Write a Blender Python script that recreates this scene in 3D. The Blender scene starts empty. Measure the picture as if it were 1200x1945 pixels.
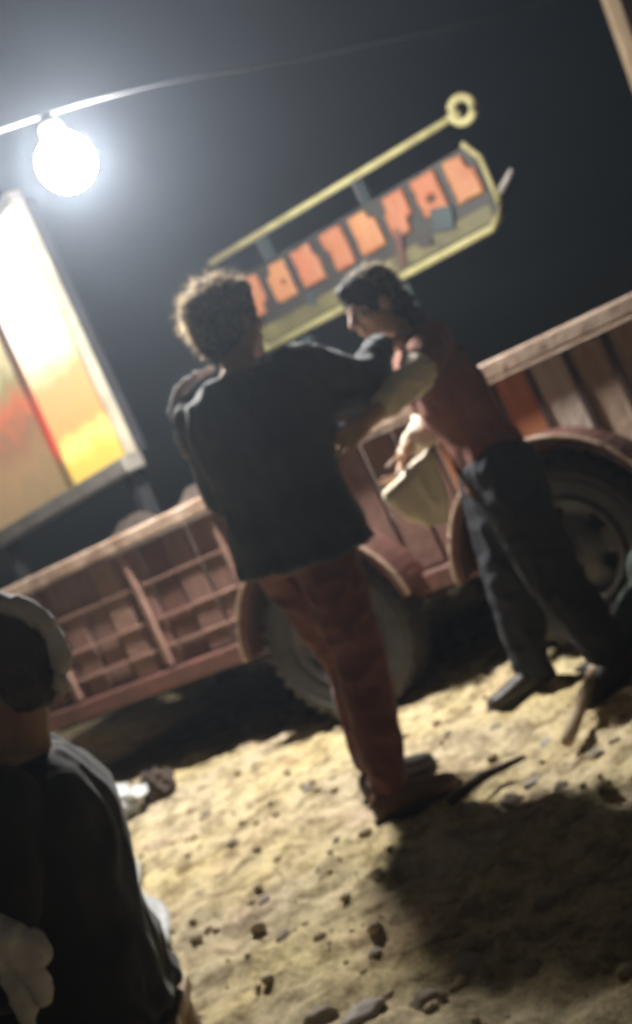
import bpy, bmesh, math, random
from mathutils import Vector, Matrix, noise
random.seed(7)
sc = bpy.context.scene
C = sc.collection
V = Vector
R_ = math.radians

# ------------------------------------------------------------ camera, sky, sun, exposure
ROLL, F_PX, CAM_H, PITCH = R_(24.5), 2400.0, 1.05, math.atan(69 / 2400)
cam_d = bpy.data.cameras.new('camera')
cam = bpy.data.objects.new('camera', cam_d)
C.objects.link(cam)
cam_d.sensor_fit = 'VERTICAL'
cam_d.sensor_height = 24.0
cam_d.lens = 24.0 * F_PX / 1945.0
cam_d.clip_end = 500
cam_d.clip_start = 0.05
fw = V((0, math.cos(PITCH), -math.sin(PITCH)))
up0 = V((0, math.sin(PITCH), math.cos(PITCH)))
rx0 = V((1, 0, 0))
rt = rx0 * math.cos(ROLL) - up0 * math.sin(ROLL)
up = rx0 * math.sin(ROLL) + up0 * math.cos(ROLL)
M = Matrix((rt, up, -fw)).transposed().to_4x4()
M.translation = V((0, 0, CAM_H))
cam.matrix_world = M
cam_d.dof.use_dof = True
cam_d.dof.focus_distance = 1.15
cam_d.dof.aperture_fstop = 3.7
sc.camera = cam

SUN_EL, SUN_AZ = R_(52), R_(160)      # direction the light comes from (compass, 0 = +Y)
w = bpy.data.worlds.new('World')
sc.world = w
w.use_nodes = True
nt = w.node_tree
sky = nt.nodes.new('ShaderNodeTexSky')
sky.sky_type = 'NISHITA'
sky.sun_disc = False
sky.sun_elevation = SUN_EL
sky.sun_rotation = SUN_AZ
bg = nt.nodes['Background']
nt.links.new(sky.outputs[0], bg.inputs[0])
bg.inputs[1].default_value = 0.0003
sd = bpy.data.lights.new('sun', 'SUN')
sd.energy = 0.04
sd.angle = R_(25)
sd.color = (1.0, 0.86, 0.68)
sun = bpy.data.objects.new('sun', sd)
C.objects.link(sun)
sdir = V((math.sin(SUN_AZ) * math.cos(SUN_EL), math.cos(SUN_AZ) * math.cos(SUN_EL), math.sin(SUN_EL)))
sun.rotation_euler = (-sdir).to_track_quat('-Z', 'Y').to_euler()
sun.location = sdir * 20
sc.view_settings.view_transform = 'Standard'
sc.view_settings.look = 'None'
sc.view_settings.exposure = 1.15
sc.view_settings.gamma = 1
LAMP_POS = V((-0.342, 5.3, 2.65))
LAMP_L = 620.0
sc.cycles.volume_bounces = 0
sc.cycles.max_bounces = 6

# ------------------------------------------------------------ materials
def mat(name, col, rough=0.8, var=0.25, scale=6.0, bump=0.15, bscale=60.0, metal=0.0, col2=None, detail=5.0, spec=0.4, stretch=None, sheen=0.0, sss=0.0):
    m = bpy.data.materials.new(name)
    m.use_nodes = True
    t = m.node_tree
    b = t.nodes['Principled BSDF']
    b.inputs['Roughness'].default_value = rough
    b.inputs['Metallic'].default_value = metal
    b.inputs['Specular IOR Level'].default_value = spec
    if sheen:
        b.inputs['Sheen Weight'].default_value = sheen
    if sss:
        b.inputs['Subsurface Weight'].default_value = sss
        b.inputs['Subsurface Radius'].default_value = (0.01, 0.004, 0.002)
    tc = t.nodes.new('ShaderNodeTexCoord')
    vec = tc.outputs['Object']
    if stretch:
        mp = t.nodes.new('ShaderNodeMapping')
        mp.inputs['Scale'].default_value = stretch
        t.links.new(vec, mp.inputs['Vector'])
        vec = mp.outputs['Vector']
    n = t.nodes.new('ShaderNodeTexNoise')
    n.inputs['Scale'].default_value = scale
    n.inputs['Detail'].default_value = detail
    n.inputs['Roughness'].default_value = 0.65
    t.links.new(vec, n.inputs['Vector'])
    cr = t.nodes.new('ShaderNodeValToRGB')
    c2 = col2 if col2 else tuple(c * (1 - var) for c in col)
    c1 = col if col2 else tuple(min(1, c * (1 + var)) for c in col)
    cr.color_ramp.elements[0].position = 0.32
    cr.color_ramp.elements[1].position = 0.68
    cr.color_ramp.elements[0].color = (*c2, 1)
    cr.color_ramp.elements[1].color = (*c1, 1)
    t.links.new(n.outputs['Fac'], cr.inputs['Fac'])
    t.links.new(cr.outputs['Color'], b.inputs['Base Color'])
    if bump:
        n2 = t.nodes.new('ShaderNodeTexNoise')
        n2.inputs['Scale'].default_value = bscale
        n2.inputs['Detail'].default_value = 4
        t.links.new(vec, n2.inputs['Vector'])
        bp = t.nodes.new('ShaderNodeBump')
        bp.inputs['Strength'].default_value = bump
        bp.inputs['Distance'].default_value = 0.02
        t.links.new(n2.outputs['Fac'], bp.inputs['Height'])
        t.links.new(bp.outputs['Normal'], b.inputs['Normal'])
    return m

def emis(name, col, strength, col2=None, scale=3.0):
    m = mat(name, col, 0.4, bump=0.0)
    t = m.node_tree
    b = t.nodes['Principled BSDF']
    n = t.nodes.new('ShaderNodeTexNoise')
    n.inputs['Scale'].default_value = scale
    cr = t.nodes.new('ShaderNodeValToRGB')
    cr.color_ramp.elements[0].position = 0.35
    cr.color_ramp.elements[1].position = 0.65
    cr.color_ramp.elements[0].color = (*(col2 or col), 1)
    cr.color_ramp.elements[1].color = (*col, 1)
    tc = t.nodes.new('ShaderNodeTexCoord')
    t.links.new(tc.outputs['Object'], n.inputs['Vector'])
    t.links.new(n.outputs['Fac'], cr.inputs['Fac'])
    t.links.new(cr.outputs['Color'], b.inputs['Emission Color'])
    b.inputs['Emission Strength'].default_value = strength
    return m

MT = {}
MT['sand'] = None
MT['maroon'] = mat('maroon_paint', (0.15, 0.065, 0.05), 0.55, scale=5, col2=(0.07, 0.035, 0.03), bump=0.25, bscale=30)
MT['maroon_board'] = mat('maroon_board', (0.21, 0.115, 0.09), 0.7, scale=4, col2=(0.11, 0.06, 0.048), bump=0.35, bscale=25, stretch=(3, 3, 0.6))
MT['rust_board'] = mat('rust_board', (0.48, 0.18, 0.07), 0.75, scale=4, col2=(0.26, 0.09, 0.04), bump=0.35, bscale=25, stretch=(3, 3, 0.6))
MT['brown_board'] = mat('brown_board', (0.50, 0.36, 0.27), 0.8, scale=4, col2=(0.30, 0.20, 0.14), bump=0.4, bscale=25, stretch=(3, 3, 0.6))
MT['brown_maroon'] = mat('brown_maroon_paint', (0.27, 0.155, 0.12), 0.65, scale=6, col2=(0.17, 0.10, 0.075), bump=0.3, bscale=30)
MT['grey_board'] = mat('weathered_board', (0.58, 0.50, 0.42), 0.8, scale=4, col2=(0.38, 0.30, 0.24), bump=0.4, bscale=25, stretch=(3, 3, 0.6))
MT['darkbrown'] = mat('dark_brown_steel', (0.05, 0.025, 0.018), 0.7)
MT['rail'] = mat('worn_rail_paint', (0.46, 0.35, 0.27), 0.6, scale=9, col2=(0.20, 0.12, 0.08), bump=0.25, bscale=35)
MT['rubber'] = mat('tyre_rubber', (0.045, 0.042, 0.042), 0.6, scale=12, col2=(0.022, 0.02, 0.02), bump=0.2)
MT['rim'] = mat('dull_wheel_steel', (0.12, 0.11, 0.115), 0.5, scale=9, col2=(0.05, 0.045, 0.05), bump=0.2, metal=0.2)
MT['black'] = mat('black_steel', (0.02, 0.02, 0.02), 0.7)
MT['soil'] = mat('dark_soil', (0.07, 0.05, 0.037), 0.95, scale=8, col2=(0.03, 0.022, 0.018), bump=0.8, bscale=25)
MT['yellow'] = mat('yellow_paint', (0.46, 0.42, 0.20), 0.6, scale=8, col2=(0.28, 0.25, 0.11), bump=0.2)
MT['orange'] = mat('orange_paint', (0.36, 0.11, 0.05), 0.6, scale=4.5, col2=(0.28, 0.12, 0.05), bump=0.15)
MT['darkboard'] = mat('dark_board', (0.022, 0.017, 0.015), 0.6, scale=5, col2=(0.014, 0.014, 0.012))
MT['orange2'] = mat('orange_yellow_paint', (0.40, 0.20, 0.07), 0.6, scale=5, col2=(0.32, 0.11, 0.05), bump=0.15)
MT['olive'] = mat('olive_paint', (0.13, 0.115, 0.04), 0.6, scale=6, col2=(0.05, 0.045, 0.02), bump=0.15)
MT['teal'] = mat('dark_teal_paint', (0.02, 0.035, 0.04), 0.6)
MT['maroonmark'] = mat('dark_maroon_paint', (0.09, 0.03, 0.025), 0.6)
MT['cream'] = mat('cream_paint', (0.62, 0.56, 0.42), 0.6)
MT['greymetal'] = mat('grey_metal', (0.40, 0.37, 0.33), 0.5, scale=7, col2=(0.26, 0.23, 0.20), bump=0.15)
MT['darkmetal'] = mat('dark_metal', (0.04, 0.04, 0.045), 0.6)
MT['wood'] = mat('pale_wood', (0.50, 0.38, 0.25), 0.75, scale=6, col2=(0.30, 0.21, 0.13), bump=0.3, stretch=(4, 4, 0.5))
MT['stone'] = mat('stone', (0.42, 0.36, 0.28), 0.9, scale=14, col2=(0.22, 0.18, 0.14), bump=0.5, bscale=40)
MT['palestone'] = mat('pale_stone', (0.50, 0.45, 0.40), 0.9, scale=14, col2=(0.32, 0.28, 0.25), bump=0.5, bscale=40)
MT['clod'] = mat('sand_clod', (0.48, 0.39, 0.24), 0.95, scale=14, col2=(0.30, 0.24, 0.15), bump=0.6, bscale=50)
MT['plastic'] = mat('pale_plastic', (0.55, 0.57, 0.57), 0.4, scale=9, col2=(0.35, 0.36, 0.36), bump=0.5, bscale=18)
MT['cable'] = mat('cable_sheath', (0.05, 0.05, 0.055), 0.7)
MT['skin'] = mat('skin', (0.42, 0.26, 0.17), 0.5, scale=12, col2=(0.34, 0.20, 0.13), bump=0.08, bscale=120, sss=0.15)
MT['skinpale'] = mat('skin_warm', (0.52, 0.34, 0.23), 0.5, scale=12, col2=(0.43, 0.27, 0.18), bump=0.08, bscale=120, sss=0.15)
MT['hair'] = mat('black_hair', (0.014, 0.013, 0.015), 0.8, scale=20, bump=0.9, bscale=70, stretch=(1, 1, 0.25))
MT['brownhair'] = mat('brown_hair', (0.035, 0.02, 0.013), 0.55, scale=20, bump=0.9, bscale=70, stretch=(1, 1, 0.25))
def strand_material():
    m = bpy.data.materials.new('backlit_brown_hair')
    m.use_nodes = True
    t = m.node_tree
    t.nodes.clear()
    o_ = t.nodes.new('ShaderNodeOutputMaterial')
    tr = t.nodes.new('ShaderNodeBsdfTranslucent')
    tr.inputs[0].default_value = (0.42, 0.33, 0.21, 1)
    gl = t.nodes.new('ShaderNodeBsdfGlossy')
    gl.inputs[0].default_value = (0.5, 0.42, 0.32, 1)
    gl.inputs[1].default_value = 0.4
    mx = t.nodes.new('ShaderNodeMixShader')
    mx.inputs[0].default_value = 0.35
    t.links.new(tr.outputs[0], mx.inputs[1])
    t.links.new(gl.outputs[0], mx.inputs[2])
    t.links.new(mx.outputs[0], o_.inputs[0])
    return m
MT['strand'] = strand_material()
MT['navy'] = mat('navy_cotton', (0.030, 0.036, 0.052), 0.9, scale=5, col2=(0.018, 0.022, 0.034), bump=0.2, bscale=14, sheen=0.15)
MT['maroontrouser'] = mat('maroon_twill', (0.17, 0.06, 0.05), 0.9, scale=6, col2=(0.09, 0.034, 0.03), bump=0.25, bscale=16, sheen=0.1)
MT['beige'] = mat('beige_cotton', (0.72, 0.60, 0.48), 0.9, scale=6, col2=(0.58, 0.47, 0.36), bump=0.25, bscale=14)
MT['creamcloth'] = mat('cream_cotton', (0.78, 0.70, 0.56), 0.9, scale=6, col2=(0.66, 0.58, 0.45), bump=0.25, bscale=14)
MT['brownvest'] = mat('brown_wool', (0.085, 0.045, 0.03), 0.95, scale=6, col2=(0.045, 0.025, 0.018), bump=0.25, bscale=20)
MT['redshirt'] = mat('faded_red_cotton', (0.22, 0.085, 0.06), 0.9, scale=5, col2=(0.12, 0.045, 0.035), bump=0.25, bscale=14)
MT['darkcloth'] = mat('dark_trouser_cloth', (0.016, 0.018, 0.026), 0.9, scale=6, bump=0.2, bscale=16)
MT['blackcloth'] = mat('black_jacket_cloth', (0.014, 0.014, 0.016), 0.9, scale=6, bump=0.25, bscale=14, sheen=0.15)
MT['whitecloth'] = mat('white_cloth', (0.62, 0.60, 0.60), 0.9, scale=9, col2=(0.40, 0.38, 0.40), bump=0.4, bscale=14)
MT['capgrey'] = mat('pale_grey_cap_cloth', (0.52, 0.53, 0.54), 0.85, scale=9, col2=(0.38, 0.39, 0.40), bump=0.2)
MT['leather'] = mat('brown_leather', (0.10, 0.05, 0.025), 0.5, scale=9, bump=0.2)
MT['darkshoe'] = mat('dark_shoe', (0.03, 0.022, 0.018), 0.5)
MT['bag'] = mat('black_nylon', (0.022, 0.020, 0.028), 0.6, scale=8, bump=0.3, bscale=30)
MT['piping'] = mat('pale_piping', (0.50, 0.46, 0.42), 0.7)
MT['eyewhite'] = mat('eye_white', (0.6, 0.57, 0.53), 0.3, bump=0)
MT['sack'] = mat('dark_green_sack', (0.03, 0.045, 0.035), 0.85, scale=9, bump=0.4, bscale=30)
MT['sacking'] = mat('brown_sacking', (0.22, 0.16, 0.11), 0.95, scale=5, col2=(0.14, 0.10, 0.07), bump=0.4, bscale=60)

def sand_material():
    m = bpy.data.materials.new('sandy_ground')
    m.use_nodes = True
    t = m.node_tree
    b = t.nodes['Principled BSDF']
    b.inputs['Roughness'].default_value = 0.95
    b.inputs['Specular IOR Level'].default_value = 0.15
    tc = t.nodes.new('ShaderNodeTexCoord')
    def nz(s, d=6, r=0.6):
        n = t.nodes.new('ShaderNodeTexNoise')
        n.inputs['Scale'].default_value = s
        n.inputs['Detail'].default_value = d
        n.inputs['Roughness'].default_value = r
        t.links.new(tc.outputs['Object'], n.inputs['Vector'])
        return n.outputs['Fac']
    def ramp(fac, a, c1, e, c2):
        r = t.nodes.new('ShaderNodeValToRGB')
        r.color_ramp.elements[0].position = a
        r.color_ramp.elements[1].position = e
        r.color_ramp.elements[0].color = (*c1, 1)
        r.color_ramp.elements[1].color = (*c2, 1)
        t.links.new(fac, r.inputs['Fac'])
        return r.outputs['Color']
    def mix(fac, a, c, typ='MIX'):
        x = t.nodes.new('ShaderNodeMix')
        x.data_type = 'RGBA'
        x.blend_type = typ
        if isinstance(fac, float):
            x.inputs[0].default_value = fac
        else:
            t.links.new(fac, x.inputs[0])
        t.links.new(a, x.inputs[6])
        t.links.new(c, x.inputs[7])
        return x.outputs[2]
    base = ramp(nz(1.3), 0.38, (0.51, 0.44, 0.31), 0.62, (0.56, 0.47, 0.26))
    grey = ramp(nz(2.3), 0.52, (1, 1, 1), 0.70, (0.88, 0.80, 0.86))
    dark = ramp(nz(9, 8, 0.75), 0.36, (0.30, 0.26, 0.21), 0.56, (1.15, 1.15, 1.15))
    grain = ramp(nz(70, 3), 0.3, (0.72, 0.70, 0.66), 0.6, (1.1, 1.08, 1.05))
    c = mix(1.0, base, grey, 'MULTIPLY')
    c = mix(1.0, c, dark, 'MULTIPLY')
    c = mix(1.0, c, grain, 'MULTIPLY')
    t.links.new(c, b.inputs['Base Color'])
    bp = t.nodes.new('ShaderNodeBump')
    bp.inputs['Strength'].default_value = 0.7
    bp.inputs['Distance'].default_value = 0.03
    t.links.new(nz(30, 8, 0.7), bp.inputs['Height'])
    t.links.new(bp.outputs['Normal'], b.inputs['Normal'])
    return m
MT['sand'] = sand_material()

# ------------------------------------------------------------ mesh helpers
def obj(name, bm, m, parent=None, smooth=False, loc=None):
    me = bpy.data.meshes.new(name)
    if isinstance(bm, bmesh.types.BMesh):
        bmesh.ops.recalc_face_normals(bm, faces=bm.faces)
        bm.to_mesh(me)
        bm.free()
    else:
        me = bm
        me.name = name
    if m:
        me.materials.clear()
        me.materials.append(m)
    if smooth:
        me.polygons.foreach_set('use_smooth', [True] * len(me.polygons))
    o = bpy.data.objects.new(name, me)
    C.objects.link(o)
    if parent:
        o.parent = parent
    if loc is not None:
        o.location = loc
    return o

def empty(name, loc=(0, 0, 0), rz=0):
    o = bpy.data.objects.new(name, None)
    C.objects.link(o)
    o.location = loc
    o.rotation_euler = (0, 0, rz)
    return o

def tag(o, label=None, cat=None, group=None, kind=None):
    if label: o['label'] = label
    if cat: o['category'] = cat
    if group: o['group'] = group
    if kind: o['kind'] = kind
    return o

def copy_tree(o, parent=None):
    c = o.copy()
    C.objects.link(c)
    c.parent = parent
    for ch in list(o.children):
        copy_tree(ch, c)
    return c

def box(bm, c, s, rot=None, bev=0.0):
    r = bmesh.ops.create_cube(bm, size=1)
    vs = r['verts']
    mm = Matrix.Translation(V(c)) @ (rot.to_4x4() if rot else Matrix.Identity(4)) @ Matrix.Diagonal((*s, 1))
    bmesh.ops.transform(bm, matrix=mm, verts=vs)
    if bev:
        es = list({e for v in vs for e in v.link_edges})
        bmesh.ops.bevel(bm, geom=es, offset=bev, segments=2, affect='EDGES', profile=0.5)
    return bm

def nb():
    return bmesh.new()

def frame_of(d):
    d = d.normalized()
    a = V((0, 0, 1)) if abs(d.z) < 0.9 else V((1, 0, 0))
    x = d.cross(a).normalized()
    return x, d.cross(x).normalized(), d

def rings_to_mesh(bm, rings, close=True):
    prev = None
    first = last = None
    for pts in rings:
        vs = [bm.verts.new(p) for p in pts]
        if prev:
            n = len(vs)
            for i in range(n):
                bm.faces.new((prev[i], prev[(i + 1) % n], vs[(i + 1) % n], vs[i]))
        else:
            first = vs
        prev = vs
    last = prev
    if close:
        bm.faces.new(list(reversed(first)))
        bm.faces.new(last)

def capsule(bm, a, b, r1, r2, seg=12):
    a, b = V(a), V(b)
    d = b - a
    if d.length < 1e-5:
        d = V((0, 0, 1e-4))
    x, y, z = frame_of(d)
    rings = []
    for k in range(5):
        t = -math.pi / 2 + math.pi / 2 * (k + 0.35) / 5
        rings.append((a + z * r1 * math.sin(t), r1 * math.cos(t)))
    rings.append((a, r1))
    rings.append((b, r2))
    for k in range(5):
        t = math.pi / 2 * (k + 0.65) / 5
        rings.append((b + z * r2 * math.sin(t), r2 * math.cos(t)))
    rings_to_mesh(bm, [[c + (x * math.cos(q) + y * math.sin(q)) * r for q in [2 * math.pi * i / seg for i in range(seg)]] for c, r in rings])

def tube(bm, pts, r, seg=8):
    pts = [V(p) for p in pts]
    rings = []
    for i, p in enumerate(pts):
        d = (pts[min(i + 1, len(pts) - 1)] - pts[max(i - 1, 0)])
        x, y, z = frame_of(d)
        rr = r[i] if isinstance(r, (list, tuple)) else r
        rings.append([p + (x * math.cos(q) + y * math.sin(q)) * rr for q in [2 * math.pi * k / seg for k in range(seg)]])
    rings_to_mesh(bm, rings)

def ellipsoid(bm, c, rad, Rv=V((1, 0, 0)), Fv=V((0, 1, 0)), Uv=V((0, 0, 1)), seg=18):
    r = bmesh.ops.create_uvsphere(bm, u_segments=seg, v_segments=seg // 2 + 2, radius=1)
    mm = Matrix((Rv * rad[0], Fv * rad[1], Uv * rad[2])).transposed().to_4x4()
    mm.translation = V(c)
    bmesh.ops.transform(bm, matrix=mm, verts=r['verts'])

def loft(bm, rings, seg=22, p=2.4):
    out = []
    for c, ax, ay in rings:
        pts = []
        for i in range(seg):
            q = 2 * math.pi * i / seg
            cx, sy = math.cos(q), math.sin(q)
            pts.append(c + ax * (math.copysign(abs(cx) ** (2 / p), cx)) + ay * (math.copysign(abs(sy) ** (2 / p), sy)))
        out.append(pts)
    rings_to_mesh(bm, out)

def lathe(bm, prof, seg=40, axis='Y'):
    rings = []
    for r, h in prof:
        ring = []
        for i in range(seg):
            q = 2 * math.pi * i / seg
            ring.append(V((r * math.cos(q), h, r * math.sin(q))) if axis == 'Y' else V((r * math.cos(q), r * math.sin(q), h)))
        rings.append(ring)
    rings_to_mesh(bm, rings, close=False)

def remesh(bm, vox, smooth=4, wrinkle=None):
    bmesh.ops.recalc_face_normals(bm, faces=bm.faces)
    me = bpy.data.meshes.new('temporary')
    bm.to_mesh(me)
    bm.free()
    o = bpy.data.objects.new('temporary', me)
    C.objects.link(o)
    md = o.modifiers.new('r', 'REMESH')
    md.mode = 'VOXEL'
    md.voxel_size = vox
    s = o.modifiers.new('s', 'SMOOTH')
    s.factor = 0.5
    s.iterations = smooth
    dg = bpy.context.evaluated_depsgraph_get()
    dg.update()
    out = bpy.data.meshes.new_from_object(o.evaluated_get(dg))
    bpy.data.objects.remove(o)
    bpy.data.meshes.remove(me)
    if wrinkle:
        amp, fr, st = wrinkle
        ns = [v.normal.copy() for v in out.vertices]
        off = V((random.random() * 50, random.random() * 50, 0))
        for v, n in zip(out.vertices, ns):
            q = V((v.co.x * fr * st[0], v.co.y * fr * st[1], v.co.z * fr * st[2])) + off
            q += 0.6 * noise.noise_vector(q * 0.7)
            k = 1 - abs(noise.noise(q)) * 2.2
            v.co += n * amp * (k + 0.4 * noise.noise(q * 2.3))
    out.polygons.foreach_set('use_smooth', [True] * len(out.polygons))
    return out

# ------------------------------------------------------------ the ground
def axis_coords(lo, hi, step, far):
    a = []
    x = lo
    while x <= hi + 1e-6:
        a.append(x)
        x += step
    s = step
    out = list(a)
    x = a[-1]
    while x < far:
        s *= 1.35
        x += s
        out.append(min(x, far))
    s = step
    x = a[0]
    pre = []
    while x > -far:
        s *= 1.35
        x -= s
        pre.append(max(x, -far))
    return list(reversed(pre)) + out

def gz(x, y):
    p = V((x, y, 0))
    near = max(0.0, min(1.0, (9 - math.hypot(x, y - 4)) / 3))
    z = 0.022 * noise.noise(p * 1.7) + 0.016 * noise.noise(p * 5.1 + V((3, 1, 0)))
    z += 0.050 * max(0, noise.noise(p * 9.0 + V((7, 3, 0)))) + 0.013 * noise.noise(p * 17) - 0.03 * max(0, noise.noise(p * 6.5 + V((1, 9, 0))) - 0.15)
    return z * near - 0.012

def build_ground():
    xs = axis_coords(-2.6, 2.8, 0.03, 60)
    ys = axis_coords(1.4, 7.0, 0.03, 60)
    nx = len(xs)
    vs = [(x, y, gz(x, y)) for y in ys for x in xs]
    fs = [(j * nx + i, j * nx + i + 1, (j + 1) * nx + i + 1, (j + 1) * nx + i) for j in range(len(ys) - 1) for i in range(nx - 1)]
    me = bpy.data.meshes.new('ground')
    me.from_pydata(vs, [], fs)
    g = obj('ground', me, MT['sand'], smooth=True)
    tag(g, 'yellow sandy lumpy ground', None, None, 'structure')
build_ground()

def rock_mesh(seed, sub=2, flat=0.6):
    bm = nb()
    bmesh.ops.create_icosphere(bm, subdivisions=sub, radius=1)
    for v in bm.verts:
        n = v.co.normalized()
        v.co = n * (1 + 0.38 * noise.noise(n * 1.4 + V((seed * 7.3, seed, 0))) + 0.18 * noise.noise(n * 3.5 + V((0, seed * 3.1, 0))))
        v.co.z *= flat
    me = bpy.data.meshes.new('rock')
    bm.to_mesh(me)
    bm.free()
    return me

# ------------------------------------------------------------ trailer
TR_ANG = math.atan2(-0.53, 0.848)
trailer = empty('farm_trailer', (0.38, 5.2, 0), TR_ANG)
tag(trailer, 'maroon flatbed farm trailer with ribbed sides and tandem wheels behind the people', 'trailer')
X0, X1, YN, YF, ZB, ZT = -3.0, 1.9, 0.10, 1.75, 0.44, 1.10

def part(name, parent, m, *boxes, bev=0.004):
    bm = nb()
    for b_ in boxes:
        box(bm, b_[0], b_[1], b_[2] if len(b_) > 2 else None, bev)
    return obj(name, bm, m, parent)

part('bed_floor', trailer, MT['black'], (((X0 + X1) / 2, (YN + YF) / 2, 0.47), (X1 - X0 - 0.02, YF - YN - 0.02, 0.05)))
for yy in (0.55, 1.3):
    part('chassis_beam', trailer, MT['black'], (((X0 + X1) / 2, yy, 0.375), (X1 - X0 - 0.1, 0.09, 0.14)))
# rails
for yy, nm in ((YN - 0.015, 'near'), (YF + 0.015, 'far')):
    part('top_rail', trailer, MT['rail'], (((X0 + X1) / 2, yy, ZT + 0.03), (X1 - X0, 0.11, 0.075)), bev=0.012)
    part('bottom_rail', trailer, MT['maroon'], (((X0 + X1) / 2, yy, ZB - 0.01), (X1 - X0, 0.10, 0.09)), bev=0.01)
for xx in (X0 + 0.03, X1 - 0.03):
    part('end_board', trailer, MT['maroon_board'], ((xx, (YN + YF) / 2, (ZB + ZT) / 2 + 0.02), (0.045, YF - YN - 0.14, ZT - ZB - 0.06)))
# vertical side boards, each its own piece
bw = 0.165
pal = ['maroon_board', 'maroon_board', 'grey_board', 'rust_board']
base_board = {}
def board(x, yy, m):
    key = m
    if key not in base_board:
        bm = nb()
        box(bm, (0, 0, 0), (bw - 0.020, 0.03, ZT - ZB - 0.062), None, 0.005)
        o = obj('side_board', bm, MT[m], trailer)
        base_board[key] = o
    else:
        o = base_board[key].copy()
        C.objects.link(o)
    o.location = (x, yy + random.uniform(-0.006, 0.006), (ZB + ZT) / 2 + 0.014)
    o.rotation_euler = (0, random.uniform(-0.006, 0.006), 0)
k = 0
x = -0.42
near_seq = ['maroon_board', 'maroon_board', 'maroon_board', 'maroon_board', 'rust_board', 'rust_board', 'rust_board', 'grey_board', 'brown_board', 'brown_board', 'brown_board', 'grey_board', 'brown_board', 'maroon_board']
while x < X1 - 0.05:
    board(x, YN, near_seq[k % len(near_seq)])
    k += 1
    x += bw
x = X0 + 0.12
while x < X1 - 0.05:
    board(x, YF, 'maroon_board')
    x += bw
# narrow uprights in front of board joints
xx = 0.4875
while xx < X1:
    part('upright', trailer, MT['darkbrown'], ((xx, YN - 0.017, (ZB + ZT) / 2 + 0.012), (0.030, 0.016, ZT - ZB - 0.075)))
    xx += bw * 1.0
# left half: narrower boards, thin ledges and posts
posts = [-2.9, -2.25, -1.6, -1.02, -0.56]
xx = X0 + 0.07
i = 0
while xx < -0.5:
    board(xx, YN, ('maroon_board', 'maroon_board', 'brown_maroon', 'maroon_board', 'maroon')[i % 5])
    xx += bw
    i += 1
for a, b_ in zip(posts[:-1], posts[1:]):
    mx = (a + b_) / 2
    L = b_ - a - 0.054
    for zz in (0.58, 0.72, 0.90):
        part('ledge', trailer, MT['brown_maroon'], ((mx, YN - 0.026, zz), (L, 0.014, 0.013)), bev=0.004)
for a in posts:
    part('post', trailer, MT['brown_maroon'], ((a, YN - 0.034, (ZB + ZT) / 2 + 0.012), (0.032, 0.028, ZT - ZB - 0.075)), bev=0.006)
for xx in (-0.86, -0.72):
    part('upright', trailer, MT['brown_maroon'], ((xx, YN - 0.046, 0.70), (0.028, 0.02, 0.42)))
part('drawbar', trailer, MT['black'], ((X0 - 0.6, 0.92, 0.40), (1.3, 0.1, 0.1)))

WR = 0.375
def make_wheel():
    t = empty('wheel', (0, 0, WR - 0.012))
    t.parent = trailer
    bm = nb()
    prof = [(0.215, -0.07), (0.24, -0.088), (0.29, -0.098), (0.335, -0.094), (0.358, -0.082), (0.37, -0.06), (WR, -0.02), (WR, 0.02), (0.37, 0.06), (0.358, 0.082), (0.335, 0.094), (0.29, 0.098), (0.24, 0.088), (0.215, 0.07)]
    lathe(bm, prof, 48)
    for i in range(36):
        q = 2 * math.pi * i / 36
        for s in (-1, 1):
            rot = Matrix.Rotation(-q, 3, 'Y') @ Matrix.Rotation(s * 0.35, 3, 'X')
            c = V((math.cos(q) * 0.3655, s * 0.048, math.sin(q) * 0.3655))
            box(bm, c, (0.022, 0.07, 0.03), rot)
    ty = obj('tyre', bm, MT['rubber'], t)
    for s in (-1, 1):
        bm = nb()
        lathe(bm, [(0.335, s * 0.094), (0.33, s * 0.102), (0.315, s * 0.102), (0.31, s * 0.096)], 48)
        obj('sidewall_ring', bm, MT['rubber'], ty)
    # rim: dished disc with hand holes
    bm = nb()
    rad = [0.222, 0.205, 0.185, 0.13, 0.095, 0.07, 0.0001]
    hh = [-0.088, -0.07, -0.028, -0.040, -0.058, -0.062, -0.062]
    N = 48
    vv = [[bm.verts.new((r * math.cos(2 * math.pi * i / N), h, r * math.sin(2 * math.pi * i / N))) for i in range(N)] for r, h in zip(rad, hh)]
    for j in range(len(rad) - 1):
        for i in range(N):
            if j == 2 and (i % 8) in (1, 2, 3):
                continue
            bm.faces.new((vv[j][i], vv[j][(i + 1) % N], vv[j + 1][(i + 1) % N], vv[j + 1][i]))
    bmesh.ops.remove_doubles(bm, verts=bm.verts, dist=0.0005)
    rim = obj('rim', bm, MT['rim'], t, smooth=True)
    sm = rim.modifiers.new('thick', 'SOLIDIFY')
    sm.thickness = 0.008
    bm = nb()
    lathe(bm, [(0.0001, -0.10), (0.03, -0.10), (0.038, -0.09), (0.045, -0.058), (0.0001, -0.058)], 20)
    obj('hub', bm, MT['rim'], t, smooth=True)
    for i in range(6):
        q = math.pi / 3 * i
        bm = nb()
        bmesh.ops.create_cone(bm, cap_ends=True, segments=6, radius1=0.011, radius2=0.011, depth=0.02, matrix=Matrix.Translation((0.068 * math.cos(q), -0.068, 0.068 * math.sin(q))) @ Matrix.Rotation(math.pi / 2, 4, 'X'))
        obj('wheel_nut', bm, MT['rim'], rim)
    bm = nb()
    lathe(bm, [(0.0001, -0.015), (0.20, -0.015), (0.20, 0.06), (0.0001, 0.06)], 24)
    obj('brake_drum', bm, MT['black'], t)
    return t
wheel = make_wheel()
wx = (-0.566, 0.566)
first = True
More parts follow.
